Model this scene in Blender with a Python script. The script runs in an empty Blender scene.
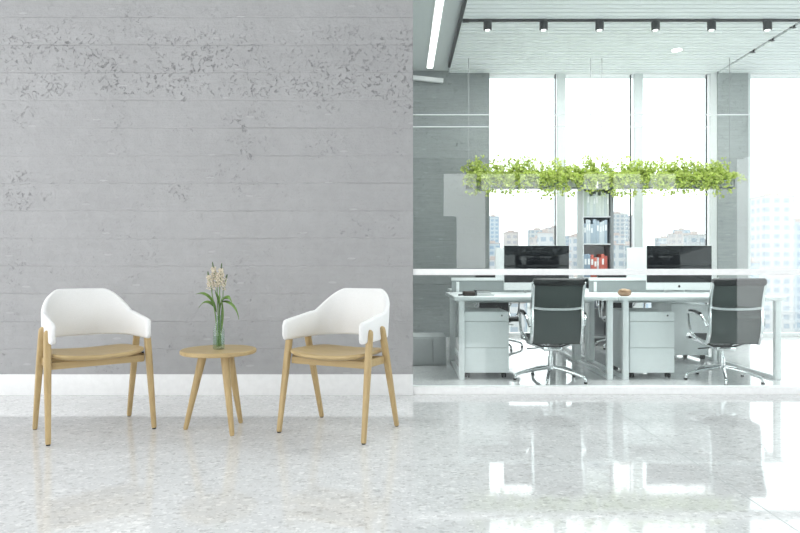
import bpy, bmesh, math, random
from mathutils import Vector, Matrix
R = random.Random(7)
PI = math.pi
scene = bpy.context.scene
COL = scene.collection

# ------------------------------------------------------------------ mesh builder
class MB:
    def __init__(s): s.bm = bmesh.new()
    def box(s, x0, x1, y0, y1, z0, z1, bev=0.0, seg=2):
        t = bmesh.new()
        bmesh.ops.create_cube(t, size=1.0)
        for v in t.verts:
            v.co = Vector(((x0+x1)/2+v.co.x*(x1-x0), (y0+y1)/2+v.co.y*(y1-y0), (z0+z1)/2+v.co.z*(z1-z0)))
        if bev > 0:
            bmesh.ops.bevel(t, geom=list(t.edges), offset=bev, segments=seg, affect='EDGES', profile=0.5)
        s._merge(t); return s
    def _merge(s, t):
        m = bpy.data.meshes.new('tmp'); t.to_mesh(m); t.free()
        s.bm.from_mesh(m); bpy.data.meshes.remove(m)
    def loft(s, rings, closed_ring=True, cap=True):
        vs = [[s.bm.verts.new(p) for p in r] for r in rings]
        n = len(vs[0])
        for a, b in zip(vs, vs[1:]):
            for i in range(n if closed_ring else n-1):
                j = (i+1) % n
                try: s.bm.faces.new((a[i], a[j], b[j], b[i]))
                except ValueError: pass
        if cap:
            s.bm.faces.new(list(reversed(vs[0]))); s.bm.faces.new(vs[-1])
        return s
    def tube(s, pts, rad, n=10, sq=1.0, flat=None):
        """tube along points; rad = number or list; flat=(a,b) makes elliptic sections"""
        pts = [Vector(p) for p in pts]
        rs = rad if isinstance(rad, (list, tuple)) else [rad]*len(pts)
        rings = []; up = None
        for i, p in enumerate(pts):
            d = (pts[min(i+1, len(pts)-1)]-pts[max(i-1, 0)]).normalized()
            if up is None:
                up = Vector((0, 0, 1)) if abs(d.z) < .9 else Vector((0, 1, 0))
            a = d.cross(up).normalized(); b = a.cross(d).normalized(); up = b
            fa, fb = flat if flat else (1, 1)
            ring = []
            for k in range(n):
                c, q = math.cos(2*PI*k/n), math.sin(2*PI*k/n)
                if sq != 1.0:
                    c = math.copysign(abs(c)**sq, c); q = math.copysign(abs(q)**sq, q)
                ring.append(p+a*(c*rs[i]*fa)+b*(q*rs[i]*fb))
            rings.append(ring)
        return s.loft(rings)
    def cyl(s, c, r, z0, z1, n=24, r2=None, bev=0.0):
        r2 = r if r2 is None else r2
        prof = [(r, z0), (r2, z1)]
        if bev: prof = [(r-bev, z0), (r, z0+bev), (r2, z1-bev), (r2-bev, z1)]
        return s.loft([[(c[0]+q*math.cos(2*PI*k/n), c[1]+q*math.sin(2*PI*k/n), z) for k in range(n)] for q, z in prof])
    def lathe(s, c, prof, n=24, cap=True):
        return s.loft([[(c[0]+q*math.cos(2*PI*k/n), c[1]+q*math.sin(2*PI*k/n), c[2]+z) for k in range(n)] for q, z in prof], cap=cap)
    def blob(s, c, r, sub=1, sc=(1, 1, 1)):
        t = bmesh.new(); bmesh.ops.create_icosphere(t, subdivisions=sub, radius=r)
        for v in t.verts: v.co = Vector((v.co.x*sc[0], v.co.y*sc[1], v.co.z*sc[2]))+Vector(c)
        s._merge(t); return s
    def build(s, name, mat, parent=None, smooth=True, angle=40, kind=None):
        bmesh.ops.recalc_face_normals(s.bm, faces=list(s.bm.faces))
        me = bpy.data.meshes.new(name); 
        ca = math.radians(angle)
        if smooth:
            for f in s.bm.faces: f.smooth = True
            for e in s.bm.edges:
                if len(e.link_faces) == 2 and e.calc_face_angle(0) > ca: e.smooth = False
        s.bm.to_mesh(me); s.bm.free()
        me.materials.append(mat)
        o = bpy.data.objects.new(name, me); COL.objects.link(o)
        if parent: o.parent = parent
        if kind: o['kind'] = kind
        return o

def thing(name, label, cat, loc=(0, 0, 0), rz=0, group=None):
    o = bpy.data.objects.new(name, None); COL.objects.link(o)
    o.location = loc; o.rotation_euler = (0, 0, rz); o.empty_display_size = .1
    return tag(o, label, cat, group)
def tag(o, label, cat, group=None):
    o['label'] = label; o['category'] = cat
    if group: o['group'] = group
    return o
def struct(name, mb, mat, parent=None, **k):
    return mb.build(name, mat, parent, kind=None if parent else 'structure', **k)
def dup(root, loc, rz, label, group=None):
    r = root.copy(); COL.objects.link(r); r.location = loc; r.rotation_euler = (0, 0, rz); r['label'] = label
    if group: r['group'] = group
    for ch in list(root.children):
        c = ch.copy(); COL.objects.link(c); c.parent = r
        for g in ch.children:
            d = g.copy(); COL.objects.link(d); d.parent = c
    return r

# ------------------------------------------------------------------ materials
class NT:
    def __init__(s, name):
        s.m = bpy.data.materials.new(name); s.m.use_nodes = True
        s.t = s.m.node_tree; s.t.nodes.clear()
        s.out = s.n('ShaderNodeOutputMaterial')
    def n(s, typ, **kw):
        nd = s.t.nodes.new(typ)
        for k, v in kw.items():
            if k.startswith('i_'): 
                key = k[2:]; key = int(key) if key.isdigit() else key.replace('_', ' ')
                s.put(nd.inputs[key], v)
            else: setattr(nd, k, v)
        return nd
    def put(s, sock, v):
        if isinstance(v, bpy.types.NodeSocket): s.t.links.new(v, sock)
        elif isinstance(v, bpy.types.Node): s.t.links.new(v.outputs[0], sock)
        else: sock.default_value = v
    def math(s, op, a, b=0.0, c=0.0, clamp=False):
        nd = s.n('ShaderNodeMath', operation=op, use_clamp=clamp)
        for i, v in enumerate((a, b, c)): s.put(nd.inputs[i], v)
        return nd.outputs[0]
    def ramp(s, fac, stops, interp='LINEAR'):
        nd = s.n('ShaderNodeValToRGB'); cr = nd.color_ramp; cr.interpolation = interp
        while len(cr.elements) < len(stops): cr.elements.new(0.5)
        for e, (p, c) in zip(cr.elements, stops):
            e.position = p; e.color = c if len(c) == 4 else (*c, 1)
        s.put(nd.inputs[0], fac); return nd.outputs[0]
    def mix(s, f, a, b, mode='MIX'):
        nd = s.n('ShaderNodeMix', data_type='RGBA', blend_type=mode)
        s.put(nd.inputs[0], f); s.put(nd.inputs[6], a); s.put(nd.inputs[7], b); return nd.outputs[2]
    def surf(s, sh): s.t.links.new(sh.outputs[0], s.out.inputs[0]); return s.m

def simple(name, col, rough=.5, metal=0.0, spec=.5, noise=.0, scale=30, bump=0.0, trans=0.0):
    t = NT(name); p = t.n('ShaderNodeBsdfPrincipled', i_Roughness=rough, i_Metallic=metal)
    p.inputs['Specular IOR Level'].default_value = spec
    c = (*col, 1)
    tc = t.n('ShaderNodeTexCoord')
    nz = t.n('ShaderNodeTexNoise', i_Scale=scale, i_Detail=4.0); t.put(nz.inputs['Vector'], tc.outputs['Object'])
    n = max(noise, .03)
    lo = tuple(x*(1-n) for x in col); hi = tuple(min(1, x*(1+n)) for x in col)
    t.put(p.inputs['Base Color'], t.ramp(nz.outputs[0], [(.3, lo), (.7, hi)]))
    if bump:
        b = t.n('ShaderNodeBump', i_Strength=bump, i_Distance=.002); t.put(b.inputs['Height'], nz.outputs[0]); t.put(p.inputs['Normal'], b)
    if trans:
        tr = t.n('ShaderNodeBsdfTranslucent'); tr.inputs[0].default_value = c
        mx = t.n('ShaderNodeMixShader', i_0=trans); t.put(mx.inputs[1], p); t.put(mx.inputs[2], tr)
        return t.surf(mx)
    return t.surf(p)

def glass(name, tint, f0=.05, f1=.6, power=4.0, rough=0.0):
    t = NT(name)
    lw = t.n('ShaderNodeLayerWeight', i_Blend=.5)
    f = t.math('POWER', lw.outputs['Facing'], power)
    f = t.math('MULTIPLY_ADD', f, f1, f0, clamp=True)
    tr = t.n('ShaderNodeBsdfTransparent'); tr.inputs[0].default_value = (*tint, 1)
    gl = t.n('ShaderNodeBsdfGlossy', i_Roughness=rough); gl.inputs[0].default_value = (1, 1, 1, 1)
    mx = t.n('ShaderNodeMixShader'); t.put(mx.inputs[0], f); t.put(mx.inputs[1], tr); t.put(mx.inputs[2], gl)
    return t.surf(mx)

def emit(name, col, strength):
    t = NT(name); e = t.n('ShaderNodeEmission', i_Strength=strength); e.inputs[0].default_value = (*col, 1)
    return t.surf(e)

def concrete(name, base, pitch, z_off, pit_from=None, pits=1.0, grainy=1.0):
    """board-marked cast concrete: plank joints every `pitch`, grain, air pits"""
    t = NT(name); p = t.n('ShaderNodeBsdfPrincipled', i_Roughness=.72)
    p.inputs['Specular IOR Level'].default_value = .3
    tc = t.n('ShaderNodeTexCoord'); sx = t.n('ShaderNodeSeparateXYZ', i_0=tc.outputs['Object'])
    big = t.n('ShaderNodeTexNoise', i_Scale=1.1, i_Detail=5.0, i_Vector=tc.outputs['Object'])
    mp = t.n('ShaderNodeMapping', i_Vector=tc.outputs['Object']); mp.inputs['Scale'].default_value = (1.2, 1.2, 22)
    grain = t.n('ShaderNodeTexNoise', i_Scale=2.4, i_Detail=6.0, i_Vector=mp.outputs[0])
    fine = t.n('ShaderNodeTexNoise', i_Scale=70, i_Detail=3.0, i_Vector=tc.outputs['Object'])
    rough = t.n('ShaderNodeTexNoise', i_Scale=11, i_Detail=8.0, i_Roughness=.65, i_Vector=tc.outputs['Object'])
    wn2 = t.n('ShaderNodeTexNoise', i_Scale=6.0, i_Detail=5.0, i_Vector=tc.outputs['Object'])
    wob = t.math('ADD', t.math('MULTIPLY_ADD', big.outputs[0], .016, -.008), t.math('MULTIPLY_ADD', wn2.outputs[0], .014, -.007))
    zz = t.math('ADD', sx.outputs['Z'], wob)
    q = t.math('DIVIDE', t.math('SUBTRACT', zz, z_off), pitch)
    fr = t.math('FRACT', q); fl = t.math('FLOOR', q)
    d = t.math('MULTIPLY', t.math('MINIMUM', fr, t.math('SUBTRACT', 1.0, fr)), pitch)   # metres to the joint
    groove = t.math('SUBTRACT', 1.0, t.math('DIVIDE', d, .007), clamp=True)
    brk = t.n('ShaderNodeTexNoise', i_Scale=1.6, i_Detail=3.0, i_Vector=tc.outputs['Object'])
    groove = t.math('MULTIPLY', groove, t.math('MULTIPLY_ADD', brk.outputs[0], 2.6, -.62, clamp=True))
    wn = t.n('ShaderNodeTexWhiteNoise', noise_dimensions='1D'); t.put(wn.inputs['W'], fl)
    plank = t.math('MULTIPLY_ADD', wn.outputs[0], .05, .975)
    # pits
    rn = t.n('ShaderNodeTexNoise', i_Scale=15.0, i_Detail=7.0, i_Roughness=.62, i_Distortion=.8, i_Vector=tc.outputs['Object'])
    crack = t.math('SUBTRACT', 1.0, t.math('DIVIDE', t.math('ABSOLUTE', t.math('SUBTRACT', rn.outputs[0], .5)), .020), clamp=True)
    spk = t.n('ShaderNodeTexNoise', i_Scale=38.0, i_Detail=3.0, i_Vector=tc.outputs['Object'])
    crack = t.math('MULTIPLY', crack, t.math('MULTIPLY_ADD', spk.outputs[0], 9.0, -4.0, clamp=True))
    crack = t.math('MAXIMUM', crack, t.math('MULTIPLY_ADD', spk.outputs[0], 14.0, -9.4, clamp=True))
    pn = t.n('ShaderNodeTexNoise', i_Scale=3.0, i_Detail=12.0, i_Roughness=.84, i_Vector=tc.outputs['Object'])
    mask = t.ramp(pn.outputs[0], [(.44, (0, 0, 0)), (.56, (1, 1, 1))])
    if pit_from is not None:
        hi = t.math('MULTIPLY', t.math('SUBTRACT', sx.outputs['Z'], pit_from), 40, clamp=True)
        top = t.math('MULTIPLY', t.math('SUBTRACT', pit_from+.56, sx.outputs['Z']), 8, clamp=True)
        hi = t.math('MULTIPLY', hi, t.math('MULTIPLY_ADD', top, .75, .25))
        lowm = t.ramp(pn.outputs[0], [(.54, (0, 0, 0)), (.61, (.8, .8, .8))])
        mask = t.math('MAXIMUM', t.math('MULTIPLY', mask, hi), lowm)
    pit = t.math('MULTIPLY', t.math('MULTIPLY', crack, mask), pits)
    # short bright/dark nail dashes
    cv = t.n('ShaderNodeCombineXYZ'); t.put(cv.inputs[0], t.math('MULTIPLY', t.math('ADD', sx.outputs['X'], sx.outputs['Y']), 1.25)); t.put(cv.inputs[1], q)
    v2 = t.n('ShaderNodeTexVoronoi', voronoi_dimensions='2D', i_Scale=1.0, i_Vector=cv.outputs[0]); v2.inputs['Randomness'].default_value = .55
    dash = t.math('LESS_THAN', v2.outputs['Distance'], .038)
    col = t.ramp(big.outputs[0], [(.3, tuple(x*.95 for x in base)), (.7, tuple(x*1.05 for x in base))])
    col = t.mix(1.0, col, t.ramp(grain.outputs[0], [(.25, (1-.07*grainy,)*3), (.75, (1+.05*grainy,)*3)]), 'MULTIPLY')
    pc = t.n('ShaderNodeCombineColor'); [t.put(pc.inputs[i], plank) for i in range(3)]
    col = t.mix(1.0, col, pc.outputs[0], 'MULTIPLY')
    col = t.mix(1.0, col, t.ramp(rough.outputs[0], [(.3, (.95,)*3), (.7, (1.04,)*3)]), 'MULTIPLY')
    col = t.mix(t.math('MULTIPLY', groove, .08), col, tuple(x*.45 for x in base)+(1,))
    col = t.mix(t.math('MULTIPLY', pit, .62), col, tuple(x*.4 for x in base)+(1,))
    col = t.mix(t.math('MULTIPLY', dash, .30), col, tuple(min(1, x*1.5) for x in base)+(1,))
    t.put(p.inputs['Base Color'], col)
    h = t.math('MULTIPLY_ADD', grain.outputs[0], .3, t.math('MULTIPLY_ADD', fine.outputs[0], .14, t.math('MULTIPLY', rough.outputs[0], 1.7)))
    h = t.math('SUBTRACT', h, t.math('MULTIPLY', groove, .45))
    h = t.math('MULTIPLY_ADD', dash, .6, h)
    h = t.math('SUBTRACT', h, t.math('MULTIPLY', pit, .8))
    h = t.math('ADD', h, t.math('MULTIPLY', wn.outputs[0], .4))
    b = t.n('ShaderNodeBump', i_Strength=.8, i_Distance=.009, i_Height=h); t.put(p.inputs['Normal'], b)
    return t.surf(p)

def wood(name, c0, c1, axis='Z', scale=1.0):
    t = NT(name); p = t.n('ShaderNodeBsdfPrincipled', i_Roughness=.42)
    p.inputs['Specular IOR Level'].default_value = .35
    tc = t.n('ShaderNodeTexCoord')
    mp = t.n('ShaderNodeMapping', i_Vector=tc.outputs['Object'])
    s = {'X': (1.5, 22, 22), 'Y': (22, 1.5, 22), 'Z': (22, 22, 1.5)}[axis]
    mp.inputs['Scale'].default_value = tuple(v*scale for v in s)
    nz = t.n('ShaderNodeTexNoise', i_Scale=2.2, i_Detail=7.0, i_Roughness=.6, i_Distortion=.6, i_Vector=mp.outputs[0])
    f2 = t.n('ShaderNodeTexNoise', i_Scale=14, i_Detail=3.0, i_Vector=mp.outputs[0])
    col = t.ramp(nz.outputs[0], [(.3, c0), (.7, c1)])
    col = t.mix(t.math('MULTIPLY', f2.outputs[0], .18), col, tuple(x*.62 for x in c0)+(1,))
    t.put(p.inputs['Base Color'], col)
    b = t.n('ShaderNodeBump', i_Strength=.12, i_Distance=.001, i_Height=f2.outputs[0]); t.put(p.inputs['Normal'], b)
    return t.surf(p)

def terrazzo(name):
    t = NT(name); p = t.n('ShaderNodeBsdfPrincipled', i_Roughness=.05)
    p.inputs['IOR'].default_value = 1.95
    tc = t.n('ShaderNodeTexCoord')
    nz = t.n('ShaderNodeTexNoise', i_Scale=26, i_Detail=3.0, i_Vector=tc.outputs['Object'])
    fm = t.n('ShaderNodeMapping', i_Vector=t.mix(.035, tc.outputs['Object'], nz.outputs[1])); fm.inputs['Scale'].default_value = (.8, 1.25, 1)
    dv = fm.outputs[0]
    base = (.70, .70, .705)
    col = t.ramp(t.n('ShaderNodeTexNoise', i_Scale=9, i_Detail=6.0, i_Vector=tc.outputs['Object']).outputs[0],
                 [(.35, tuple(x*.96 for x in base)), (.65, tuple(x*1.04 for x in base))])
    for sc, amt, th in ((30.0, .6, .6), (48.0, .7, .45), (85.0, .6, .4)):
        v = t.n('ShaderNodeTexVoronoi', i_Scale=sc, i_Vector=dv)
        v.inputs['Randomness'].default_value = 1.0
        sc3 = t.n('ShaderNodeSeparateColor', i_0=v.outputs['Color'])
        shade = t.ramp(sc3.outputs[0], [(0, (.46, .46, .465)), (.16, (.56, .55, .545)), (.36, (.66, .66, .66)), (.55, (.80, .80, .80)), (.8, (.90, .895, .89))], 'CONSTANT')
        inside = t.math('MULTIPLY', t.math('LESS_THAN', v.outputs['Distance'], .42), t.math('GREATER_THAN', sc3.outputs[1], th))
        col = t.mix(t.math('MULTIPLY', inside, amt), col, shade)
    t.put(p.inputs['Base Color'], col)
    return t.surf(p)

def building_mat(name, wall, pane, w, h):
    t = NT(name); p = t.n('ShaderNodeBsdfPrincipled', i_Roughness=.8)
    tc = t.n('ShaderNodeTexCoord'); g = t.n('ShaderNodeSeparateXYZ', i_0=tc.outputs['Object'])
    u = t.math('ADD', g.outputs['X'], g.outputs['Y'])
    fu = t.math('FRACT', t.math('DIVIDE', u, w)); fv = t.math('FRACT', t.math('DIVIDE', g.outputs['Z'], h))
    a = t.math('MULTIPLY', t.math('GREATER_THAN', fu, .4), t.math('GREATER_THAN', fv, .45))
    nrm = t.n('ShaderNodeNewGeometry'); nz = t.n('ShaderNodeSeparateXYZ', i_0=nrm.outputs['Normal'])
    a = t.math('MULTIPLY', a, t.math('LESS_THAN', t.math('ABSOLUTE', nz.outputs['Z']), .5))
    t.put(p.inputs['Base Color'], t.mix(a, (*wall, 1), (*pane, 1)))
    return t.surf(p)

M = dict(
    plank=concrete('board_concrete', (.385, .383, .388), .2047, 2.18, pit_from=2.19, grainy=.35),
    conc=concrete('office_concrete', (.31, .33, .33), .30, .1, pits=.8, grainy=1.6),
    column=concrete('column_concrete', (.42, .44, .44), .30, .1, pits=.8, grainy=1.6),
    floor=terrazzo('terrazzo'),
    frame=simple('white_frame_paint', (.93, .93, .93), .4),
    darkwall=simple('dark_wall_paint', (.06, .065, .065), .8),
    white=simple('white_paint', (.82, .82, .82), .45),
    ceil=simple('ceiling_paint', (.62, .65, .65), .8),
    slat=simple('slat_paint', (.90, .92, .92), .6),
    shell=simple('white_felt', (.80, .80, .80), .75, noise=.04, scale=260, bump=.25),
    oakz=wood('oak_leg', (.43, .305, .145), (.54, .40, .205), 'Z'),
    oakx=wood('oak_board', (.43, .31, .15), (.53, .395, .205), 'X'),
    bolt=simple('black_steel', (.02, .02, .02), .4, .6),
    black=simple('black_plastic', (.018, .019, .02), .35),
    mesh=simple('dark_mesh_fabric', (.070, .083, .080), .6, noise=.15, scale=300, bump=.2),
    leather=simple('black_leather', (.02, .021, .022), .4),
    alu=simple('polished_aluminium', (.80, .81, .82), .16, 1.0),
    lacq=simple('white_lacquer', (.82, .85, .85), .3),
    cab=simple('grey_white_lacquer', (.84, .87, .87), .4),
    lowcab=simple('grey_board', (.42, .44, .44), .6),
    screen=simple('screen_glass', (.010, .011, .013), .06),
    chin=simple('silver_shell', (.78, .80, .80), .3),
    frost=simple('grey_acrylic', (.30, .33, .33), .35),
    partition=glass('clear_partition_glass', (.945, .975, .97), .038, .5, 4.0),
    pane=glass('window_pane_glass', (.985, .995, .995), .02, .5, 5.0),
    bottle=glass('green_bottle_glass', (.84, .92, .875), .03, .5, 2.6, .05),
    water=glass('water', (.93, .97, .95), .0, .05, 3.0, .1),
    mullion=simple('mullion_paint', (.72, .75, .75), .4),
    gasket=simple('dark_gasket', (.06, .065, .07), .5),
    stem=simple('plant_stem', (.13, .24, .05), .5, noise=.15),
    vleaf=simple('long_green_leaf', (.21, .36, .08), .4, noise=.3, scale=40, trans=.25),
    floret=simple('cream_petal', (.66, .59, .47), .7, noise=.15, scale=90),
    bud=simple('green_bud', (.10, .15, .06), .6, noise=.2),
    leaf=simple('bright_leaf', (.58, .67, .20), .5, noise=.35, scale=14, trans=.45),
    trough=simple('white_trough', (.86, .88, .88), .4, trans=.5),
    wire=simple('steel_wire', (.35, .36, .36), .4, .8),
    lamp=emit('lamp_glow', (1, 1, .98), 6.0),
    spot=emit('spot_glow', (1, 1, .98), 3.0),
)

# ------------------------------------------------------------------ setting
CH = 3.592                    # ceiling height
YW = 4.73                     # face of the concrete wall
YG = 4.78                     # partition glass
YB = 8.69                     # office window plane
XR = 8.2
struct('floor', MB().box(-6, XR, -6.2, 8.9, -.12, 0), M['floor'], smooth=False)
struct('wall_back', MB().box(-6, .096, YW, YW+.2, 0, CH), M['plank'], smooth=False)
struct('baseboard_back', MB().box(-6, .096, YW-.014, YW, 0, .155, .003), M['white'])
struct('trim_floor_joint', MB().box(1.427, 1.431, -6, YG-.04, 0, .0006), M['lowcab'], smooth=False)
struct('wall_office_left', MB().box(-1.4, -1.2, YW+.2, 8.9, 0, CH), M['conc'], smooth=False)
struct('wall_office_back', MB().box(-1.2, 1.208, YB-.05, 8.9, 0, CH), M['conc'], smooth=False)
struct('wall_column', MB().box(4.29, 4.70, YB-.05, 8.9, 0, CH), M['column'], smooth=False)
struct('wall_right', MB().box(XR, XR+.2, YG, 8.9, 0, CH), M['conc'], smooth=False)
struct('ceiling', MB().box(-6, XR+.2, -6.2, 9.0, CH, CH+.15), M['ceil'], smooth=False)
sl = MB(); y = YG+.12
while y < YB-.06:
    sl.box(.66, 4.262, y, y+.076, CH-.03, CH, .003, 1)
    sl.box(4.298, XR, y, y+.076, CH-.03, CH, .003, 1); y += .10
struct('ceiling_slats', sl, M['slat'], smooth=False)
struct('trim_ceiling_left', MB().box(.625, .655, YG+.05, YB-.35, CH-.05, CH), M['black'], smooth=False)
struct('trim_ceiling_right', MB().box(4.272, 4.288, YG+.05, YB-.3, CH-.02, CH), M['wire'], smooth=False)
# rear and side of the near room: daylight openings behind the photographer
ZS = .02416
def patch(x0, x1, ya, yb): return ((x0-400)*ZS, (x1-400)*ZS, .95+(266.5-yb)*ZS, .95+(266.5-ya)*ZS)
holes = [patch(444, 478, 172, 216), patch(478, 487, 189.5, 216), patch(482, 517, 172, 189), patch(521, 542, 172, 189), patch(585, 613, 172, 189),
         patch(615, 645, 172, 189), patch(652, 681, 172, 189), patch(457, 487, 216, 268)]
def wall_with_holes(mb, x0, x1, z0, z1, y0, y1, hs):
    xs = sorted({x0, x1, *[h[0] for h in hs], *[h[1] for h in hs]}); zs = sorted({z0, z1, *[h[2] for h in hs], *[h[3] for h in hs]})
    for a, b in zip(xs, xs[1:]):
        for c, d in zip(zs, zs[1:]):
            if any(h[0]-1e-6 <= a and b <= h[1]+1e-6 and h[2]-1e-6 <= c and d <= h[3]+1e-6 for h in hs): continue
            mb.box(a, b, y0, y1, c, d)
wr = MB(); wall_with_holes(wr, .25, XR, 0, CH, -6.2, -6.0, holes)
struct('wall_rear', wr, M['darkwall'], smooth=False)

# partition (office front)
g = struct('window_1', MB().box(.096, XR, YG, YG+.012, .05, CH), M['partition'], smooth=False)
struct('bottom_frame', MB().box(.096, XR, YG-.04, YG+.05, 0, .055, .003), M['frame'], g)
struct('handrail', MB().box(.096, XR, YG-.03, YG+.04, .886, .932, .003), M['frame'], g)
for zc, x1 in ((2.085, XR), (1.995, 2.3)):
    struct('joint_line', MB().box(.096, x1, YG-.002, YG+.014, zc-.0022, zc+.0022), M['trough'], g, smooth=False)

# office windows
def window(i, x0, x1, dark_left=None, pale_left=None):
    w = struct('window_%d' % i, MB().box(x0, x1, YB+.02, YB+.035, .0, CH-.0), M['pane'], smooth=False)
    struct('window_sill', MB().box(x0, x1, YB-.03, YB+.08, 0, .05), M['white'], w, smooth=False)
    struct('head_frame', MB().box(x0, x1, YB-.03, YB+.08, CH-.04, CH), M['white'], w, smooth=False)
    return w
xs = [(1.208, 2.10), (2.24, 3.125), (3.29, 4.155), (4.745, XR)]
for i, (a, b) in enumerate(xs): window(i+2, a, b)
struct('trim_mullion_1', MB().box(2.135, 2.24, YB-.03, YB+.06, 0, CH), M['mullion'], smooth=False)
struct('trim_gasket_1', MB().box(2.10, 2.118, YB+.005, YB+.02, 0, CH), M['gasket'], smooth=False)
struct('trim_mullion_2', MB().box(3.18, 3.29, YB-.03, YB+.06, 0, CH), M['mullion'], smooth=False)
struct('trim_gasket_2', MB().box(3.125, 3.143, YB+.005, YB+.02, 0, CH), M['gasket'], smooth=False)
struct('trim_mullion_3', MB().box(4.20, 4.29, YB-.03, YB+.06, 0, CH), M['white'], smooth=False)
struct('trim_gasket_3', MB().box(4.155, 4.173, YB+.005, YB+.02, 0, CH), M['gasket'], smooth=False)
struct('trim_mullion_4', MB().box(4.70, 4.745, YB-.03, YB+.06, 0, CH), M['mullion'], smooth=False)

# ------------------------------------------------------------------ ceiling fittings
t = thing('linear_light', 'long glowing white ceiling strip light above the concrete office wall', 'ceiling light', (0, 0, CH+.002))
MB().box(.345, .445, YG+.3, YB-.2, -.012, 0).build('housing', M['white'], t, smooth=False)
MB().box(.36, .43, YG+.32, YB-.22, -.018, -.012).build('diffuser', M['lamp'], t, smooth=False)
refl = thing('strip_reflection', 'short white bar standing in for the strip light reflection, high on the concrete office wall', 'reflection stand-in', (.12, YB-.05, 3.5))  # added bar and bracket: the strip light's reflection in the glass, built as a shape
MB().tube([(-.3, -.05, .02), (.46, -.05, -.06)], .034, 8, .6).build('reflection_bar', M['white'], refl)
MB().box(-.02, .06, -.03, 0, -.05, .03).build('bar_bracket', M['white'], refl, smooth=False)
YT = 6.77
tr = thing('lighting_track', 'black lighting track running across the slatted office ceiling', 'track', (0, YT, CH-.03))
MB().box(.66, 4.26, -.02, .02, -.022, 0, .003).build('rail', M['black'], tr)
MB().box(.66, .73, -.024, .024, -.026, 0, .003).build('end_cap', M['bolt'], tr)
def spot():
    s = thing('spotlight', '', 'spotlight', (0, YT, CH-.05), 0, 'spotlights on the ceiling track')
    MB().cyl((0, 0), .044, -.092, 0, 20, bev=.004).build('spot_housing', M['black'], s)
    MB().cyl((0, 0), .027, -.095, -.091, 20).build('lens', M['spot'], s)
    return s
sp0 = spot(); ords = ['leftmost', 'second from the left', 'third from the left', 'third from the right', 'second from the right', 'rightmost']
for i in range(6):
    loc = (.927+.592*i, YT, CH-.05); lab = 'black cylinder spotlight under the ceiling track, %s of the six' % ords[i]
    if i == 0: sp0.location = loc; sp0['label'] = lab
    else: dup(sp0, loc, 0, lab)
dl = thing('downlight', 'round glowing recessed downlight in the slatted office ceiling', 'ceiling light', (3.33, 7.70, CH-.03))
MB().cyl((0, 0), .068, -.008, 0, 32).build('rim', M['white'], dl)
MB().cyl((0, 0), .058, -.012, -.008, 32).build('diffuser', M['lamp'], dl)
for k, (yy, n) in enumerate(((6.95, 'nearest the spotlights'), (7.35, 'in the middle of the row'), (7.75, 'furthest from the spotlights'))):
    s = thing('sprinkler', 'small dark sprinkler on the right ceiling seam, %s' % n, 'sprinkler', (4.28, yy, CH-.018), 0, 'sprinklers on the right ceiling seam')
    MB().cyl((0, 0), .012, -.03, 0, 10).cyl((0, 0), .022, -.034, -.03, 12).build('sprinkler_head', M['black'], s)
    MB().cyl((0, .06), .016, -.012, 0, 10).build('cover_plate', M['black'], s)

# ------------------------------------------------------------------ armchair
def rounded(h0, h1, th, n=5):
    """cross-section (offset across, z) of a thin padded shell"""
    r = th/2*.98; pts = []
    for a in range(n+1):
        q = PI*a/n; pts.append((r*math.cos(q), h1-r+r*math.sin(q)))
    for a in range(n+1):
        q = PI+PI*a/n; pts.append((r*math.cos(q), h0+r+r*math.sin(q)))
    return pts
def shell_mesh():
    W, YF, RC, YK = .252, .208, .172, -.080
    half = []
    for i in range(17): half.append((W-.016*(i/16)**1.3, YF+(YK-YF)*i/16, Vector((1, 0)), 0))
    cx = W-.016-RC
    for i in range(1, 17):
        a = PI/2*i/16
        half.append((cx+RC*math.cos(a), YK-RC*math.sin(a), Vector((math.cos(a), -math.sin(a))), a))
    for i in range(1, 5): half.append((cx*(1-i/4), YK-RC, Vector((0, -1)), PI/2))
    full = half+[(-x, y_, Vector((-n.x, n.y)), a) for x, y_, n, a in reversed(half[:-1])]
    mb = MB(); rings = []
    s = [0.0]
    for p, q in zip(full, full[1:]): s.append(s[-1]+math.hypot(q[0]-p[0], q[1]-p[1]))
    L = s[-1]
    for (x, y_, n, a), d in zip(full, s):
        de = min(d, L-d)
        k = min(1, max(0, (YF-y_)/(YF+.06))); top = .642+.040*k
        u = min(1, max(0, (de-.300)/.200)); u = .5*u+.5*u*u*(3-2*u)
        top = top+(.815-top)*u
        bot = .528
        Rc = .026; th = .030
        if de < Rc:
            e = Rc-math.sqrt(max(0, Rc*Rc-(Rc-de)**2)); top -= e*.95; bot += e*.95
            th *= .45+.55*math.sqrt(max(0, 1-((Rc-de)/Rc)**4))
        lean = .10*math.sin(a)
        ring = []
        for o, z in rounded(bot, top, th):
            off = o+(z-.528)*lean
            ring.append((x+n.x*off, y_+n.y*off, z))
        rings.append(ring)
    return mb.loft(rings)
def leg_pts(foot, top):
    f, tp = Vector(foot), Vector(top)
    ks = [0, .01, .25, .5, .72, .88, .96, .985, 1.0]
    rs = [.0118, .0132, .0150, .0172, .0188, .0180, .0175, .0155, .008]
    return [f.lerp(tp, k) for k in ks], rs
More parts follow.
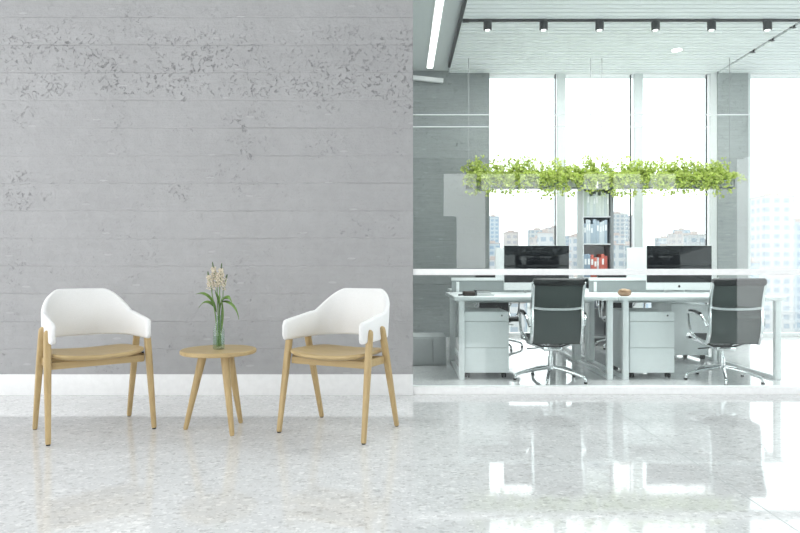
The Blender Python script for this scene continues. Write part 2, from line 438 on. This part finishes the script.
def armchair(label, loc, rz):
    c = thing('armchair', label, 'chair', loc, rz, 'armchairs by the concrete wall')
    shell_mesh().build('backrest', M['shell'], c, angle=80)
    # seat: dished plywood pad
    mb = MB(); rings = []
    nx, ny = 14, 12
    def edge(s_, t_):   # s across -1..1, t back..front 0..1
        w = .216+.034*min(1, t_*1.5)
        yy = -.190+t_*.385+(.035*(1-s_*s_) if t_ > .5 else -.02*(1-s_*s_))*abs(2*t_-1)
        return w*s_, yy
    def ring_of(shr, z, dish):
        out = []
        N = 48
        for k in range(N):
            a = 2*PI*k/N; c_, s_ = math.cos(a), math.sin(a)
            c2 = math.copysign(abs(c_)**.36, c_); s2 = math.copysign(abs(s_)**.36, s_)
            x, yy = edge(c2*shr, .5+.5*s2*shr)
            out.append((x, yy, z-dish*(1-shr*shr)+.018*(abs(x)/.24)**2*shr))
        return out
    spec = [(.05, .424, 0), (.5, .424, 0), (.80, .427, 0), (.93, .433, 0), (.985, .440, 0), (1.0, .446, 0), (.99, .455, 0), (.96, .458, .0), (.8, .458, .004), (.5, .458, .006), (.05, .458, .007)]
    mb.loft([ring_of(*q) for q in spec]).build('seat', M['oakx'], c, angle=60)
    for sx in (1, -1):
        p, r = leg_pts((sx*.277, .2125, .006), (sx*.264, .118, .602)); fl = MB().tube(p, r, 16, .6).build('leg', M['oakz'], c)
        MB().cyl((sx*.277, .2125), .011, 0, .008, 12).build('foot_cap', M['bolt'], fl)
        p, r = leg_pts((sx*.264, -.2125, .006), (sx*.260, -.028, .608)); rl = MB().tube(p, r, 16, .6).build('leg', M['oakz'], c)
        MB().cyl((sx*.264, -.2125), .011, 0, .008, 12).build('foot_cap', M['bolt'], rl)
        MB().box(sx*.246-.010, sx*.246+.010, -.09, .115, .392, .436, .004).build('side_rail', M['oakx'], c)
        for yy in (.108, -.083): MB().cyl((sx*.246, yy), .007, .428, .444, 10).build('bolt', M['bolt'], c)
    MB().box(-.246, .246, .112, .137, .388, .428, .004).build('front_rail', M['oakx'], c)
    MB().box(-.246, .246, -.105, -.082, .392, .428, .004).build('rear_rail', M['oakx'], c)
    return c
armchair('white and oak armchair at the left end, turned towards the round table', (-1.789, 3.735, 0), math.atan2(-.64, -.77))
armchair('white and oak armchair between the round table and the glass office front', (-.350, 3.732, 0), math.atan2(.44, -.90))

# ------------------------------------------------------------------ side table + vase
TX, TY, TH = -1.060, 3.74, .468
tb = thing('side_table', 'small round oak table with three splayed legs between the white armchairs', 'table', (TX, TY, 0))
MB().cyl((0, 0), .2165, TH-.024, TH, 72, bev=.005).build('tabletop', M['oakx'], tb)
for fx, fy in ((-.192, -.006), (.118, -.148), (.092, .152)):
    f = Vector((fx, fy, 0)); tp = Vector((fx*.46, fy*.46, TH-.024))
    ks = (0, .02, .5, 1); rs = (.011, .0135, .019, .0245)
    MB().tube([f.lerp(tp, k) for k in ks], list(rs), 16, .85).build('leg', M['oakz'], tb)
VX, VY = TX+.001, TY-.0
vs = thing('glass_vase', 'slim green glass bottle vase on the round oak table', 'vase', (VX, VY, TH))
MB().lathe((0, 0, 0), [(.001, 0), (.030, 0), (.034, .004), (.034, .105), (.028, .125), (.019, .150), (.0165, .165), (.0165, .190), (.0185, .194), (.0165, .197)
], 48, cap=False).build('bottle', M['bottle'], vs, angle=70)
MB().lathe((0, 0, 0), [(.001, .011), (.0318, .011), (.0318, .075), (.001, .075)], 24).build('water', M['water'], vs)
def ribbon(mb, pts, w, th=.0012, side=None):
    pts = [Vector(p) for p in pts]; rings = []
    for i, p in enumerate(pts):
        d = (pts[min(i+1, len(pts)-1)]-pts[max(i-1, 0)]).normalized()
        a = side if side else d.cross(Vector((0, 0, 1)))
        a = (a-d*a.dot(d)).normalized(); b = a.cross(d).normalized()
        k = i/(len(pts)-1); ww = w*(.35+1.6*k*(1-k)*1.62)*(1 if k < .98 else .05)
        if k > .7: ww = w*max(.04, (1-k)/.3*.9)
        rings.append([p+a*ww+b*ww*.25, p+b*th, p-a*ww+b*ww*.25, p-b*th])
    mb.loft(rings); return mb
def bez(a, b, c, d, n=14):
    a, b, c, d = map(Vector, (a, b, c, d)); out = []
    for i in range(n+1):
        k = i/n; out.append(a*(1-k)**3+b*3*k*(1-k)**2+c*3*k*k*(1-k)+d*k**3)
    return out
# flower spikes; positions relative to the vase base
PXM = 3.74/640
def fp(px, py, dy=0.0): return ((px-400)*PXM-VX, dy, .95+(266.5-py)*PXM-TH)
spikes = [((209, 272), (212.5, 289), -.006, 'cream flower spike on the left side of the green vase'),
          ((211.6, 262.5), (216.5, 287), .004, 'tallest cream flower spike, leaning left, in the green vase'),
          ((222, 264), (220.0, 287), -.002, 'upright cream flower spike on the right side of the green vase'),
          ((225.5, 275), (222.0, 291), .008, 'short thin flower spike at the far right of the green vase')]
leafs = {0: [(fp(216, 310), fp(213, 298), fp(205, 291), fp(197.5, 294)), (fp(216, 312), fp(212, 300), fp(202, 300), fp(197.5, 308.5))],
         1: [(fp(219, 316), fp(220, 300), fp(215, 296), fp(214, 290))],
         2: [(fp(220, 308), fp(222, 294), fp(231, 291), fp(233.5, 304)), (fp(221, 302), fp(226, 298), fp(238, 304), fp(237.8, 320)), (fp(220.5, 335), fp(223.5, 320), fp(223, 306), fp(222, 296))],
         3: [(fp(220, 305), fp(222, 297), fp(228, 293), fp(231, 303))]}
for i, (tip, low, dy, lab) in enumerate(spikes):
    fl = thing('flower_stem', lab, 'flower', (VX, VY, TH), 0, 'cut flowers in the green vase')
    base = (-.008+.006*i, dy*1.0, .016); tipv = Vector(fp(*tip, dy*4)); lowv = Vector(fp(*low, dy*3))
    neck = (base[0]*.6, dy*.8, .185)
    path = bez(base, neck, lowv-Vector((0, 0, .05)), lowv, 12)+[lowv.lerp(tipv, k) for k in (.25, .5, .75, 1)]
    MB().tube(path, [.0032]*10+[.0026]*4+[.002, .0015, .001], 7).build('stem', M['stem'], fl)
    mb = MB(); n = (80, 140, 130, 24)[i]; d = tipv-lowv
    for k in range(n):
        u = (k+.5)/n*.80; rad = (.027, .031, .031, .014)[i]*(1-u*.78)
        a = k*2.4; c = lowv+d*u+Vector((math.cos(a), math.sin(a), R.uniform(-.2, .3)))*rad*R.uniform(.5, 1.1)
        mb.blob(c, R.uniform(.0034, .0056), 1)
    mb.build('florets', M['floret'], fl)
    mb = MB()
    for k in range(12):
        u = .78+.24*k/12; a = k*2.4; mb.blob(lowv+d*u+Vector((math.cos(a), math.sin(a), 0))*.004*(1.3-u), .0042*(1.35-u*.6), 1, (1, 1, 1.6))
    mb.build('bud_tip', M['bud'], fl)
    for q, pts in enumerate(leafs[i]):
        pp = [Vector(p)+Vector((0, (.02 if (q+i) % 2 else -.028)*(j/3.0), 0)) for j, p in enumerate(pts)]
        ribbon(MB(), bez(*pp), .0185, side=Vector((0, 1, .35))).build('leaf', M['vleaf'], fl)

# ------------------------------------------------------------------ office desks
def desk(label, x0, x1, loc, rz, grp='bench desks in the glass office'):
    w = x1-x0
    d = thing('desk', label, 'desk', loc, rz, grp)
    MB().box(0, w, 0, 1.02, .665, .696, .004).build('desktop', M['lacq'], d)
    for xx in (.062, w-.062-.001):
        for yy in (.035, .985):
            MB().box(xx-.024, xx+.024, yy-.02, yy+.02, .0, .665, .002).build('leg', M['lacq'], d)
        MB().box(xx-.018, xx+.018, .03, .99, .0, .026, .002).build('foot_bar', M['lacq'], d)
    MB().box(.06, w-.06, .49, .53, .62, .665, .002).build('cross_beam', M['lacq'], d)
    return d
XA, XB, XC = .455, 1.825, 3.235
desk('white desk behind the left office chair, nearest the glass', XA, XB, (XA, 5.35, 0), 0)
desk('white desk behind the right office chair, nearest the glass', XB+.008, XC, (XB+.008, 5.35, 0), 0)
desk('white rear desk on the left, back to back with the front one', XA+.10, XB, (XB, 7.45, 0), PI)
desk('white rear desk on the right, back to back with the front one', XB, XC, (XC+.008, 7.45, 0), PI)

def divider(label, x0, x1):
    d = thing('desk_divider', label, 'screen', ((x0+x1)/2, 6.385, .697), 0, 'low screens between the desks')
    w = (x1-x0)/2
    MB().box(-w, w, -.006, .006, .0, .115).build('panel', M['frost'], d, smooth=False)
    MB().box(-w-.003, w+.003, -.012, .012, .112, .142, .002).build('top_rail', M['lacq'], d)
    for xx in (-w+.06, w-.06): MB().box(xx-.015, xx+.015, -.01, .01, 0, .1, .002).build('clamp', M['lacq'], d)
divider('low grey screen with a white top rail along the back of the left desks', XA+.06, XB-.06)
divider('low grey screen with a white top rail along the back of the right desks', XB+.06, XC-.06)
# pedestals
def pedestal(label, loc, rz):
    p = thing('drawer_pedestal', label, 'cabinet', loc, rz, 'drawer pedestals under the desks')
    W = .382
    MB().box(0, W, .018, .52, .048, .565, .003).build('carcass', M['cab'], p)
    for z0, z1 in ((.050, .260), (.264, .482), (.486, .563)):
        dr = MB().box(.002, W-.002, 0, .02, z0, z1, .002).build('drawer', M['cab'], p)
        if z1 > .5: MB().loft([[(W-.06+.008*math.cos(2*PI*k/12), yy, .535+.008*math.sin(2*PI*k/12)) for k in range(12)] for yy in (-.003, .004)]).build('lock', M['alu'], dr)
    for xx in (.035, W-.035):
        for yy in (.06, .46):
            w = MB(); 
            w.loft([[(xx+dx, yy+.021*math.cos(2*PI*k/16), .022+.021*math.sin(2*PI*k/16)) for k in range(16)] for dx in (-.018, -.004)])
            w.loft([[(xx+dx, yy+.021*math.cos(2*PI*k/16), .022+.021*math.sin(2*PI*k/16)) for k in range(16)] for dx in (.004, .018)])
            w.box(xx-.014, xx+.014, yy-.01, yy+.01, .03, .05)
            w.build('caster', M['bolt'], p)
    return p
pd = pedestal('three-drawer white pedestal under the left front desk', (.541, 5.42, 0), 0)
dup(pd, (1.944, 5.42, 0), 0, 'three-drawer white pedestal under the right front desk, beside its left leg')
dup(pd, (3.14, 7.03, 0), PI, 'white drawer pedestal under the right rear desk, seen past the right office chair')

# monitors
def monitor(label, loc, rz):
    m = thing('monitor', label, 'computer', loc, rz, 'computers on the desks')
    W, H0, H1 = .626, .028, .456
    MB().box(-W/2, W/2, 0, .022, H0, H1, .006).build('casing', M['chin'], m)
    MB().box(-W/2+.002, W/2-.002, -.003, .004, H0+.072, H1-.002, .001).build('screen', M['screen'], m)
    MB().loft([[(.011*math.cos(2*PI*k/18), yy, H0+.036+.012*math.sin(2*PI*k/18)) for k in range(18)] for yy in (-.0015, .002)]).build('emblem', M['bolt'], m)
    MB().loft([[(-.1, .022, .22), (.1, .022, .22), (.1, .022, .34), (-.1, .022, .34)], [(-.1, .075, .20), (.1, .075, .20), (.1, .068, .22), (-.1, .068, .22)],
               [(-.1, .110, .0), (.1, .110, .0), (.1, .104, .012), (-.1, .104, .012)]]).build('stand_neck', M['chin'], m)
    MB().box(-.1, .1, -.05, .125, 0, .008, .002).build('stand_foot', M['chin'], m)
    return m
DT = .696
m0 = monitor('large black-screened computer on the left front desk, half behind the left chair', (1.313, 6.15, DT), 0)
dup(m0, (2.683, 6.15, DT), 0, 'large black-screened computer on the right front desk, above its white pedestal')
dup(m0, (1.335, 6.87, DT), PI, 'computer on the left rear desk, its pale back showing beside the left screen')
dup(m0, (2.742, 6.87, DT), PI, 'computer on the right rear desk, its pale back showing beside the right screen')

# ------------------------------------------------------------------ office chairs
def strip(mb, pts, x0, x1, th):
    """sheet of thickness th following (y,z) pts"""
    rings = []
    for i, (y_, z) in enumerate(pts):
        a = Vector(pts[max(0, i-1)]); b = Vector(pts[min(len(pts)-1, i+1)]); d = (b-a).normalized(); n = Vector((-d.y, d.x))*th/2
        rings.append([(x0, y_+n.x, z+n.y), (x1, y_+n.x, z+n.y), (x1, y_-n.x, z-n.y), (x0, y_-n.x, z-n.y)])
    return mb.loft(rings)
def sm(pts, n=5):
    out = []; P = [Vector(p) for p in pts]
    for i in range(len(P)-1):
        p0, p1, p2, p3 = P[max(0, i-1)], P[i], P[i+1], P[min(len(P)-1, i+2)]
        for k in range(n):
            u = k/n
            out.append(.5*((2*p1)+(p2-p0)*u+(2*p0-5*p1+4*p2-p3)*u*u+(3*p1-p0-3*p2+p3)*u**3))
    out.append(P[-1]); return out
def office_chair(label, loc, rz, back_mat='mesh'):
    c = thing('office_chair', label, 'chair', loc, rz, 'office chairs at the desks')
    back = [tuple(p) for p in sm([(-.205, .335), (-.245, .42), (-.262, .52), (-.262, .62), (-.285, .72), (-.325, .825)])]
    seat = [tuple(p) for p in sm([(-.205, .335), (-.12, .335), (0, .345), (.14, .365), (.215, .352), (.235, .325)])]
    strip(MB(), back, -.195, .195, .014).build('backrest', M[back_mat], c)
    strip(MB(), seat, -.195, .195, .02).build('seat', M['leather'], c)
    MB().tube([(-.2, -.328, .828), (-.19, -.328, .828), (.19, -.328, .828), (.2, -.328, .828)], [.024, .031, .031, .024], 14).build('head_roll', M['leather'], c)
    for s in (1, -1):
        pts = [(s*.205, y_, z) for y_, z in reversed(seat)]+[(s*.198, y_-.010, z) for y_, z in back[1:]]
        MB().tube(pts, .0135, 8, .8, flat=(.9, 1.3)).build('side_rail', M['alu'], c)
        arm = sm([(s*.215, -.255, .47), (s*.236, -.20, .545), (s*.24, -.06, .565), (s*.24, .08, .56), (s*.24, .105, .53), (s*.238, .06, .41), (s*.215, .0, .345)], 5)
        MB().tube(arm, .0115, 8).build('armrest', M['alu'], c)
        MB().tube([(s*.24, -.17, .566), (s*.24, -.05, .579), (s*.24, .07, .574)], .013, 8).build('arm_pad', M['black'], c)
    MB().tube(sm([(-.205, -.268, .625), (-.1, -.285, .612), (.1, -.285, .612), (.205, -.268, .625)]), .0135, 8).build('stretcher', M['alu'], c)
    mb = MB(); mb.tube([(-.205, -.06, .325), (-.08, -.02, .275), (.08, -.02, .275), (.205, -.06, .325)], .013, 8)
    mb.tube([(-.205, .1, .335), (-.08, .05, .28), (.08, .05, .28), (.205, .1, .335)], .013, 8); mb.build('seat_bracket', M['alu'], c)
    MB().box(-.075, .075, -.09, .09, .255, .29, .008).build('tilt_mechanism', M['alu'], c)
    MB().tube([(-.06, 0, .272), (-.2, -.01, .262)], .005, 8).build('lever', M['black'], c)
    MB().cyl((0, 0), .024, .10, .20, 18).cyl((0, 0), .014, .19, .27, 16).build('column', M['alu'], c)
    MB().cyl((0, 0), .036, .085, .125, 20, bev=.006).build('hub', M['alu'], c)
    for k in range(5):
        a = PI/2+2*PI*k/5+.35; ca, sa = math.cos(a), math.sin(a)
        lp = sm([(.02*ca, .02*sa, .105), (.15*ca, .15*sa, .085), (.27*ca, .27*sa, .055), (.295*ca, .295*sa, .035), (.30*ca, .30*sa, .01)])
        lg = MB().tube(lp, [.015]*8+[.012]*8+[.010]*(len(lp)-16), 8).build('base_leg', M['alu'], c)
        MB().cyl((.30*ca, .30*sa), .014, 0, .014, 12).build('glide', M['bolt'], lg)
    return c
oc = office_chair('dark mesh office chair on the left, its back turned to the glass', (1.262, 5.36, 0), -.04)
dup(oc, (2.70, 5.36, 0), -.10, 'dark mesh office chair on the right, its back turned to the glass')
of = office_chair('black leather office chair behind the left rear desk, facing the glass front', (1.14, 7.52, 0), PI+.06, 'leather')
dup(of, (2.60, 7.52, 0), PI-.08, 'black leather office chair behind the right rear desk, facing the glass front')

# ------------------------------------------------------------------ things on and around the desks
def book(label, x0, x1, y0, y1, z0, h, col, paper=True, name='book', cat='book', grp='books on the left desk'):
    b = thing(name, label, cat, ((x0+x1)/2, (y0+y1)/2, z0), 0, grp)
    w, d = (x1-x0)/2, (y1-y0)/2
    cm = simple('cover', col, .5)
    MB().box(-w, w, -d, d, 0, .003).box(-w, w, -d, d, h-.003, h).box(-w, -w+.003, -d, d, 0, h).build('cover', cm, b, smooth=False)
    MB().box(-w+.003, w-.004, -d+.004, d-.004, .003, h-.003).build('pages', M['white'], b, smooth=False)
    return b
book('white book at the bottom of the pile on the left desk', .66, .815, 5.50, 5.68, DT, .016, (.7, .72, .72))
book('white book in the middle of the pile on the left desk', .66, .79, 5.50, 5.68, DT+.016, .016, (.62, .64, .64))
book('dark-covered book on top of the pile on the left desk', .655, .775, 5.50, 5.68, DT+.032, .016, (.03, .03, .03))
pc = thing('pencil_case', 'dark brown leather case lying beside the pile on the left desk', 'case', (.60, 5.56, DT))
MB().box(-.055, .05, -.05, .05, 0, .040, .014, 3).build('case_body', simple('brown_leather', (.055, .042, .035), .55), pc)
MB().tube([(-.055, -.052, .012), (-.085, -.052, .010), (-.095, -.04, .008)], .006, 8).build('strap', M['leather'], pc)
bw = thing('snack_bowl', 'small tan bowl of brown rolls on the right front desk above the pedestal', 'bowl', (1.93, 5.50, DT))
MB().lathe((0, 0, 0), [(.005, 0), (.030, 0), (.050, .012), (.057, .030), (.055, .036), (.050, .030), (.044, .016), (.004, .010)], 28).build('bowl', simple('tan_clay', (.42, .27, .17), .5, noise=.2), bw)
mb = MB()
for k in range(5): mb.blob((.030*math.cos(k*1.26), .026*math.sin(k*1.26), .042+.006*(k % 2)), .021, 2, (1.2, 1, .8))
mb.build('contents', simple('brown_crust', (.55, .37, .24), .6, noise=.25), bw)
# low cabinet by the concrete wall
lc = thing('low_cabinet', 'low grey cabinet against the office side, left of the desks', 'cabinet', (-.35, 6.12, 0))
MB().box(0, .79, .015, .42, 0, .275, .003).build('carcass', M['lowcab'], lc)
for a, b in ((.01, .660), (.666, .785)): MB().box(a, b, 0, .016, .02, .262, .002).build('door', M['lowcab'], lc)

# narrow bookcase by the windows
bx, by = 2.25, 7.95
W = .40
bc = thing('bookcase', 'narrow open bookcase between the desks and the middle window', 'bookcase', (bx+.02, by, 0))
BW, BH, BD = .385, 1.93, .26
wm = simple('bookcase_grey', (.62, .64, .65), .5)
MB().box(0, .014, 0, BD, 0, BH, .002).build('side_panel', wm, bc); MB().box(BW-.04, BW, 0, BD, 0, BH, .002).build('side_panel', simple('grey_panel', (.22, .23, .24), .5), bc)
MB().box(.014, BW-.04, BD-.012, BD, 0, BH).build('back_panel', wm, bc, smooth=False)
shz = [.06, .42, .80, 1.22, 1.56, BH-.016]
for z in shz: MB().box(.014, BW-.04, 0, BD-.012, z, z+.016, .001).build('shelf', wm, bc)
pal = {0: [(.5, .5, .5), (.3, .33, .36)], 1: [(.62, .64, .66), (.3, .32, .36), (.2, .2, .22)], 2: [(.25, .32, .40), (.45, .10, .08), (.50, .16, .12), (.55, .56, .58), (.55, .14, .10)],
       3: [(.55, .60, .64), (.66, .68, .70), (.38, .45, .52), (.30, .36, .42)], 4: [(.45, .50, .46), (.62, .66, .62), (.55, .6, .6)]}
cn = {(.45, .10, .08): 'red', (.50, .16, .12): 'brick red', (.55, .14, .10): 'bright red'}
shn = ['bottom', 'fourth', 'third', 'second', 'top']
for s_ in (1, 2, 3, 4):
    xx = .018; i = 0
    while True:
        w = R.uniform(.026, .046)
        if xx+w > BW-.043: break
        col = pal[s_][R.randrange(len(pal[s_]))] if s_ != 2 else [(.25, .32, .40), (.25, .32, .40), (.50, .12, .09), (.55, .16, .12), (.55, .55, .58), (.50, .12, .09), (.58, .15, .11), (.45, .10, .08), (.5, .5, .5), (.5, .14, .1)][min(i, 9)]
        h = min(R.uniform(.24, .31), shz[s_+1]-shz[s_]-.03); dpt = R.uniform(.17, .21)
        hue = 'red' if col[0] > 2*col[1] else ('blue' if col[2] > 1.25*col[0] else 'pale grey')
        ordn = ['first', 'second', 'third', 'fourth', 'fifth', 'sixth', 'seventh', 'eighth', 'ninth', 'tenth', 'eleventh', 'twelfth'][i]
        b = thing('binder', '%s binder, %s from the left on the %s shelf of the bookcase' % (hue, ordn, shn[s_]), 'binder', (bx+.02+xx, by+.01, shz[s_]+.016), 0, 'binders in the bookcase')
        MB().box(0, w-.001, 0, dpt, 0, h, .003).build('binder_cover', simple('binder_cover', col, .5), b)
        if R.random() < .6: MB().box(w*.2, w*.8, -.001, .002, h*.55, h*.8).build('spine_label', M['white'], b, smooth=False)
        xx += w; i += 1

# ------------------------------------------------------------------ hanging planters
YP = 8.02; ZP = 1.925
def planter(label, x0, x1):
    p = thing('hanging_planter', label, 'planter', ((x0+x1)/2, YP, ZP), 0, 'hanging planters by the windows')
    w = (x1-x0)/2
    t_ = MB(); t_.box(-w, w, -.06, .06, 0, .008); t_.box(-w, w, -.06, -.052, 0, .105); t_.box(-w, w, .052, .06, 0, .105); t_.box(-w, -w+.008, -.06, .06, 0, .105); t_.box(w-.008, w, -.06, .06, 0, .105)
    t_.build('trough', M['trough'], p, smooth=False)
    MB().box(-w+.008, w-.008, -.052, .052, .008, .09).build('soil', simple('soil', (.06, .045, .03), .9, noise=.4), p, smooth=False)
    for xx in (-w+.03, w-.03): MB().cyl((xx, 0), .004, .09, CH-ZP-.03, 6).build('wire', M['wire'], p)
planter('left hanging plant trough on wires in front of the windows', .83, 2.42)
planter('right hanging plant trough on wires in front of the windows', 2.50, 4.16)
def plant(label, x, w, seed):
    r = random.Random(seed)
    p = thing('leafy_plant', label, 'plant', (x, YP, ZP+.09), 0, 'leafy plants in the hanging planters')
    lv = MB(); st = MB()
    for k in range(54):
        a = r.uniform(0, 2*PI); over = r.random() < .5
        bx_ = r.uniform(-w, w)*.9
        if over:
            sg = -1 if r.random() < .75 else 1
            pts = bez((bx_, sg*.04, 0), (bx_, sg*.08, .12), (bx_+r.uniform(-.08, .08), sg*.16, r.uniform(.02, .12)), (bx_+r.uniform(-.12, .12), sg*r.uniform(.11, .2), r.uniform(-.19, .03)), 8)
        else:
            pts = bez((bx_, 0, 0), (bx_, r.uniform(-.05, .05), .08), (bx_+r.uniform(-.05, .05), r.uniform(-.1, .1), .12), (bx_+r.uniform(-.14, .14), r.uniform(-.14, .14), r.uniform(.06, .30)), 8)
        st.tube(pts, .002, 5)
        for q, c in enumerate(pts[1:]):
            for _ in range(4):
                dr = Vector((r.uniform(-1, 1), r.uniform(-1, .7), r.uniform(-.6, .9))).normalized()
                ln = r.uniform(.026, .046); wd = ln*.45
                sd = dr.cross(Vector((r.uniform(-1, 1), r.uniform(-1, 1), r.uniform(-1, 1)))).normalized(); nn = sd.cross(dr)
                c0 = c+dr*.006
                vv = [c0, c0+dr*ln*.45+sd*wd+nn*.003, c0+dr*ln+nn*-.004, c0+dr*ln*.45-sd*wd+nn*.003, c0+dr*ln*.45]
                V = [lv.bm.verts.new(v) for v in vv]
                for f in ((0, 1, 4), (1, 2, 4), (2, 3, 4), (3, 0, 4)): lv.bm.faces.new([V[i] for i in f])
    lv.build('foliage', M['leaf'], p); st.build('stems', M['stem'], p)
pl = ['leftmost', 'second from the left', 'middle', 'second from the right', 'rightmost']
for i in range(5):
    plant('bright green leafy plant, %s in the left hanging trough' % pl[i], 1.0+.328*i, .18, 20+i)
    plant('bright green leafy plant, %s in the right hanging trough' % pl[i], 2.63+.335*i, .19, 40+i)

# ------------------------------------------------------------------ the city outside
GZ = -30
struct('ground_outside', MB().box(-900, 1800, 30, 2500, GZ-1, GZ), simple('pale_ground', (.40, .41, .40), .9, noise=.25, scale=.03), smooth=False)
cols = {'white': ((.50, .50, .51), (.33, .37, .42)), 'pale blue': ((.42, .46, .50), (.27, .34, .42)), 'pale grey': ((.44, .45, .46), (.29, .33, .37)),
        'pale pink': ((.50, .465, .455), (.38, .37, .39))}
bm_ = {k: building_mat('city_'+k.replace(' ', '_'), a, b, 4.6, 4.2) for k, (a, b) in cols.items()}
roofm = simple('city_roof', (.46, .40, .38), .9)
def tower(label, x, Y, w, d, top, kind, grp='pale city buildings beyond the windows'):
    b = thing('building', label, 'building', (x, Y, GZ), 0, grp)
    h = top-GZ
    MB().box(-w/2, w/2, 0, d, 0, h).build('facade', bm_[kind], b, smooth=False)
    MB().box(-w/2-.2, w/2+.2, -.2, d+.2, h, h+.5).box(-w*.2, w*.15, d*.3, d*.6, h, h+2.2).build('roof', roofm, b, smooth=False)
tower('tall pale tower block standing above the skyline in the right window', 178, 300, 14, 14, 34, 'white')
tower('narrow lower slab beside the tall tower in the right window', 192, 305, 9, 12, 22, 'pale blue')
R2 = random.Random(11)
rows = [(170, 'nearest row of roofs', (280, 312), 18), (230, 'second row of roofs', (258, 290), 18), (330, 'middle row of the skyline', (230, 264), 22), (460, 'back row of the skyline', (216, 250), 24), (650, 'furthest row of the skyline', (206, 240), 24)]
for Y, rn, (ya, yb), n in rows:
    for i in range(n):
        k = .10+.80*(i+R2.uniform(.45, .55))/n
        if Y >= 300 and .52 < k < .69: continue
        kind = R2.choice(list(cols)); w = Y*R2.uniform(.019, .029); top = .95+(266.5-R2.uniform(ya, yb))*Y/640
        tower('%s city building in the %s beyond the office windows' % (kind, rn), k*Y, Y+(i % 3)*12, w, w*R2.uniform(.5, .8), top, kind, 'city buildings in the %s' % rn)

# ------------------------------------------------------------------ light, camera, view
w = bpy.data.worlds.new('sky'); scene.world = w; w.use_nodes = True
nt = w.node_tree; bg = nt.nodes['Background']
bg.inputs[0].default_value = (.97, .99, 1.0, 1); bg.inputs[1].default_value = 2.9
def area(name, loc, size, power, col=(1, 1, 1)):
    L = bpy.data.lights.new(name, 'AREA'); L.shape = 'RECTANGLE'; L.size, L.size_y = size; L.energy = power; L.color = col
    o = bpy.data.objects.new(name, L); COL.objects.link(o); o.location = loc; return o
area('room_fill_light', (-2.6, 1.6, CH-.03), (4.2, 1.6), 45, (1, .985, .97))  # unseen fill light, added to brighten the near room
area('office_fill_light', (2.0, 5.3, CH-.05), (3.4, .5), 120)  # unseen fill light, added to lift the whole office
area('office_fill_light', (2.6, 7.25, CH-.05), (3.0, .4), 60)  # second unseen fill, added to brighten the mullions and column

cam = bpy.data.cameras.new('camera'); co = bpy.data.objects.new('camera', cam); COL.objects.link(co)
co.location = (0, 0, .95); co.rotation_euler = (PI/2, 0, 0)
cam.sensor_width = 36; cam.lens = 28.8; cam.clip_end = 5000; cam.clip_start = .05
scene.camera = co
vs_ = scene.view_settings
vs_.view_transform = 'Standard'; vs_.look = 'None'; vs_.exposure = 0.0; vs_.gamma = 1.0; vs_.use_curve_mapping = False
scene.cycles.max_bounces = 12; scene.cycles.transparent_max_bounces = 24; scene.cycles.diffuse_bounces = 5; scene.cycles.glossy_bounces = 6
scene.cycles.use_denoising = True
scene.cycles.caustics_reflective = False; scene.cycles.caustics_refractive = False
scene.cycles.sample_clamp_indirect = 6.0
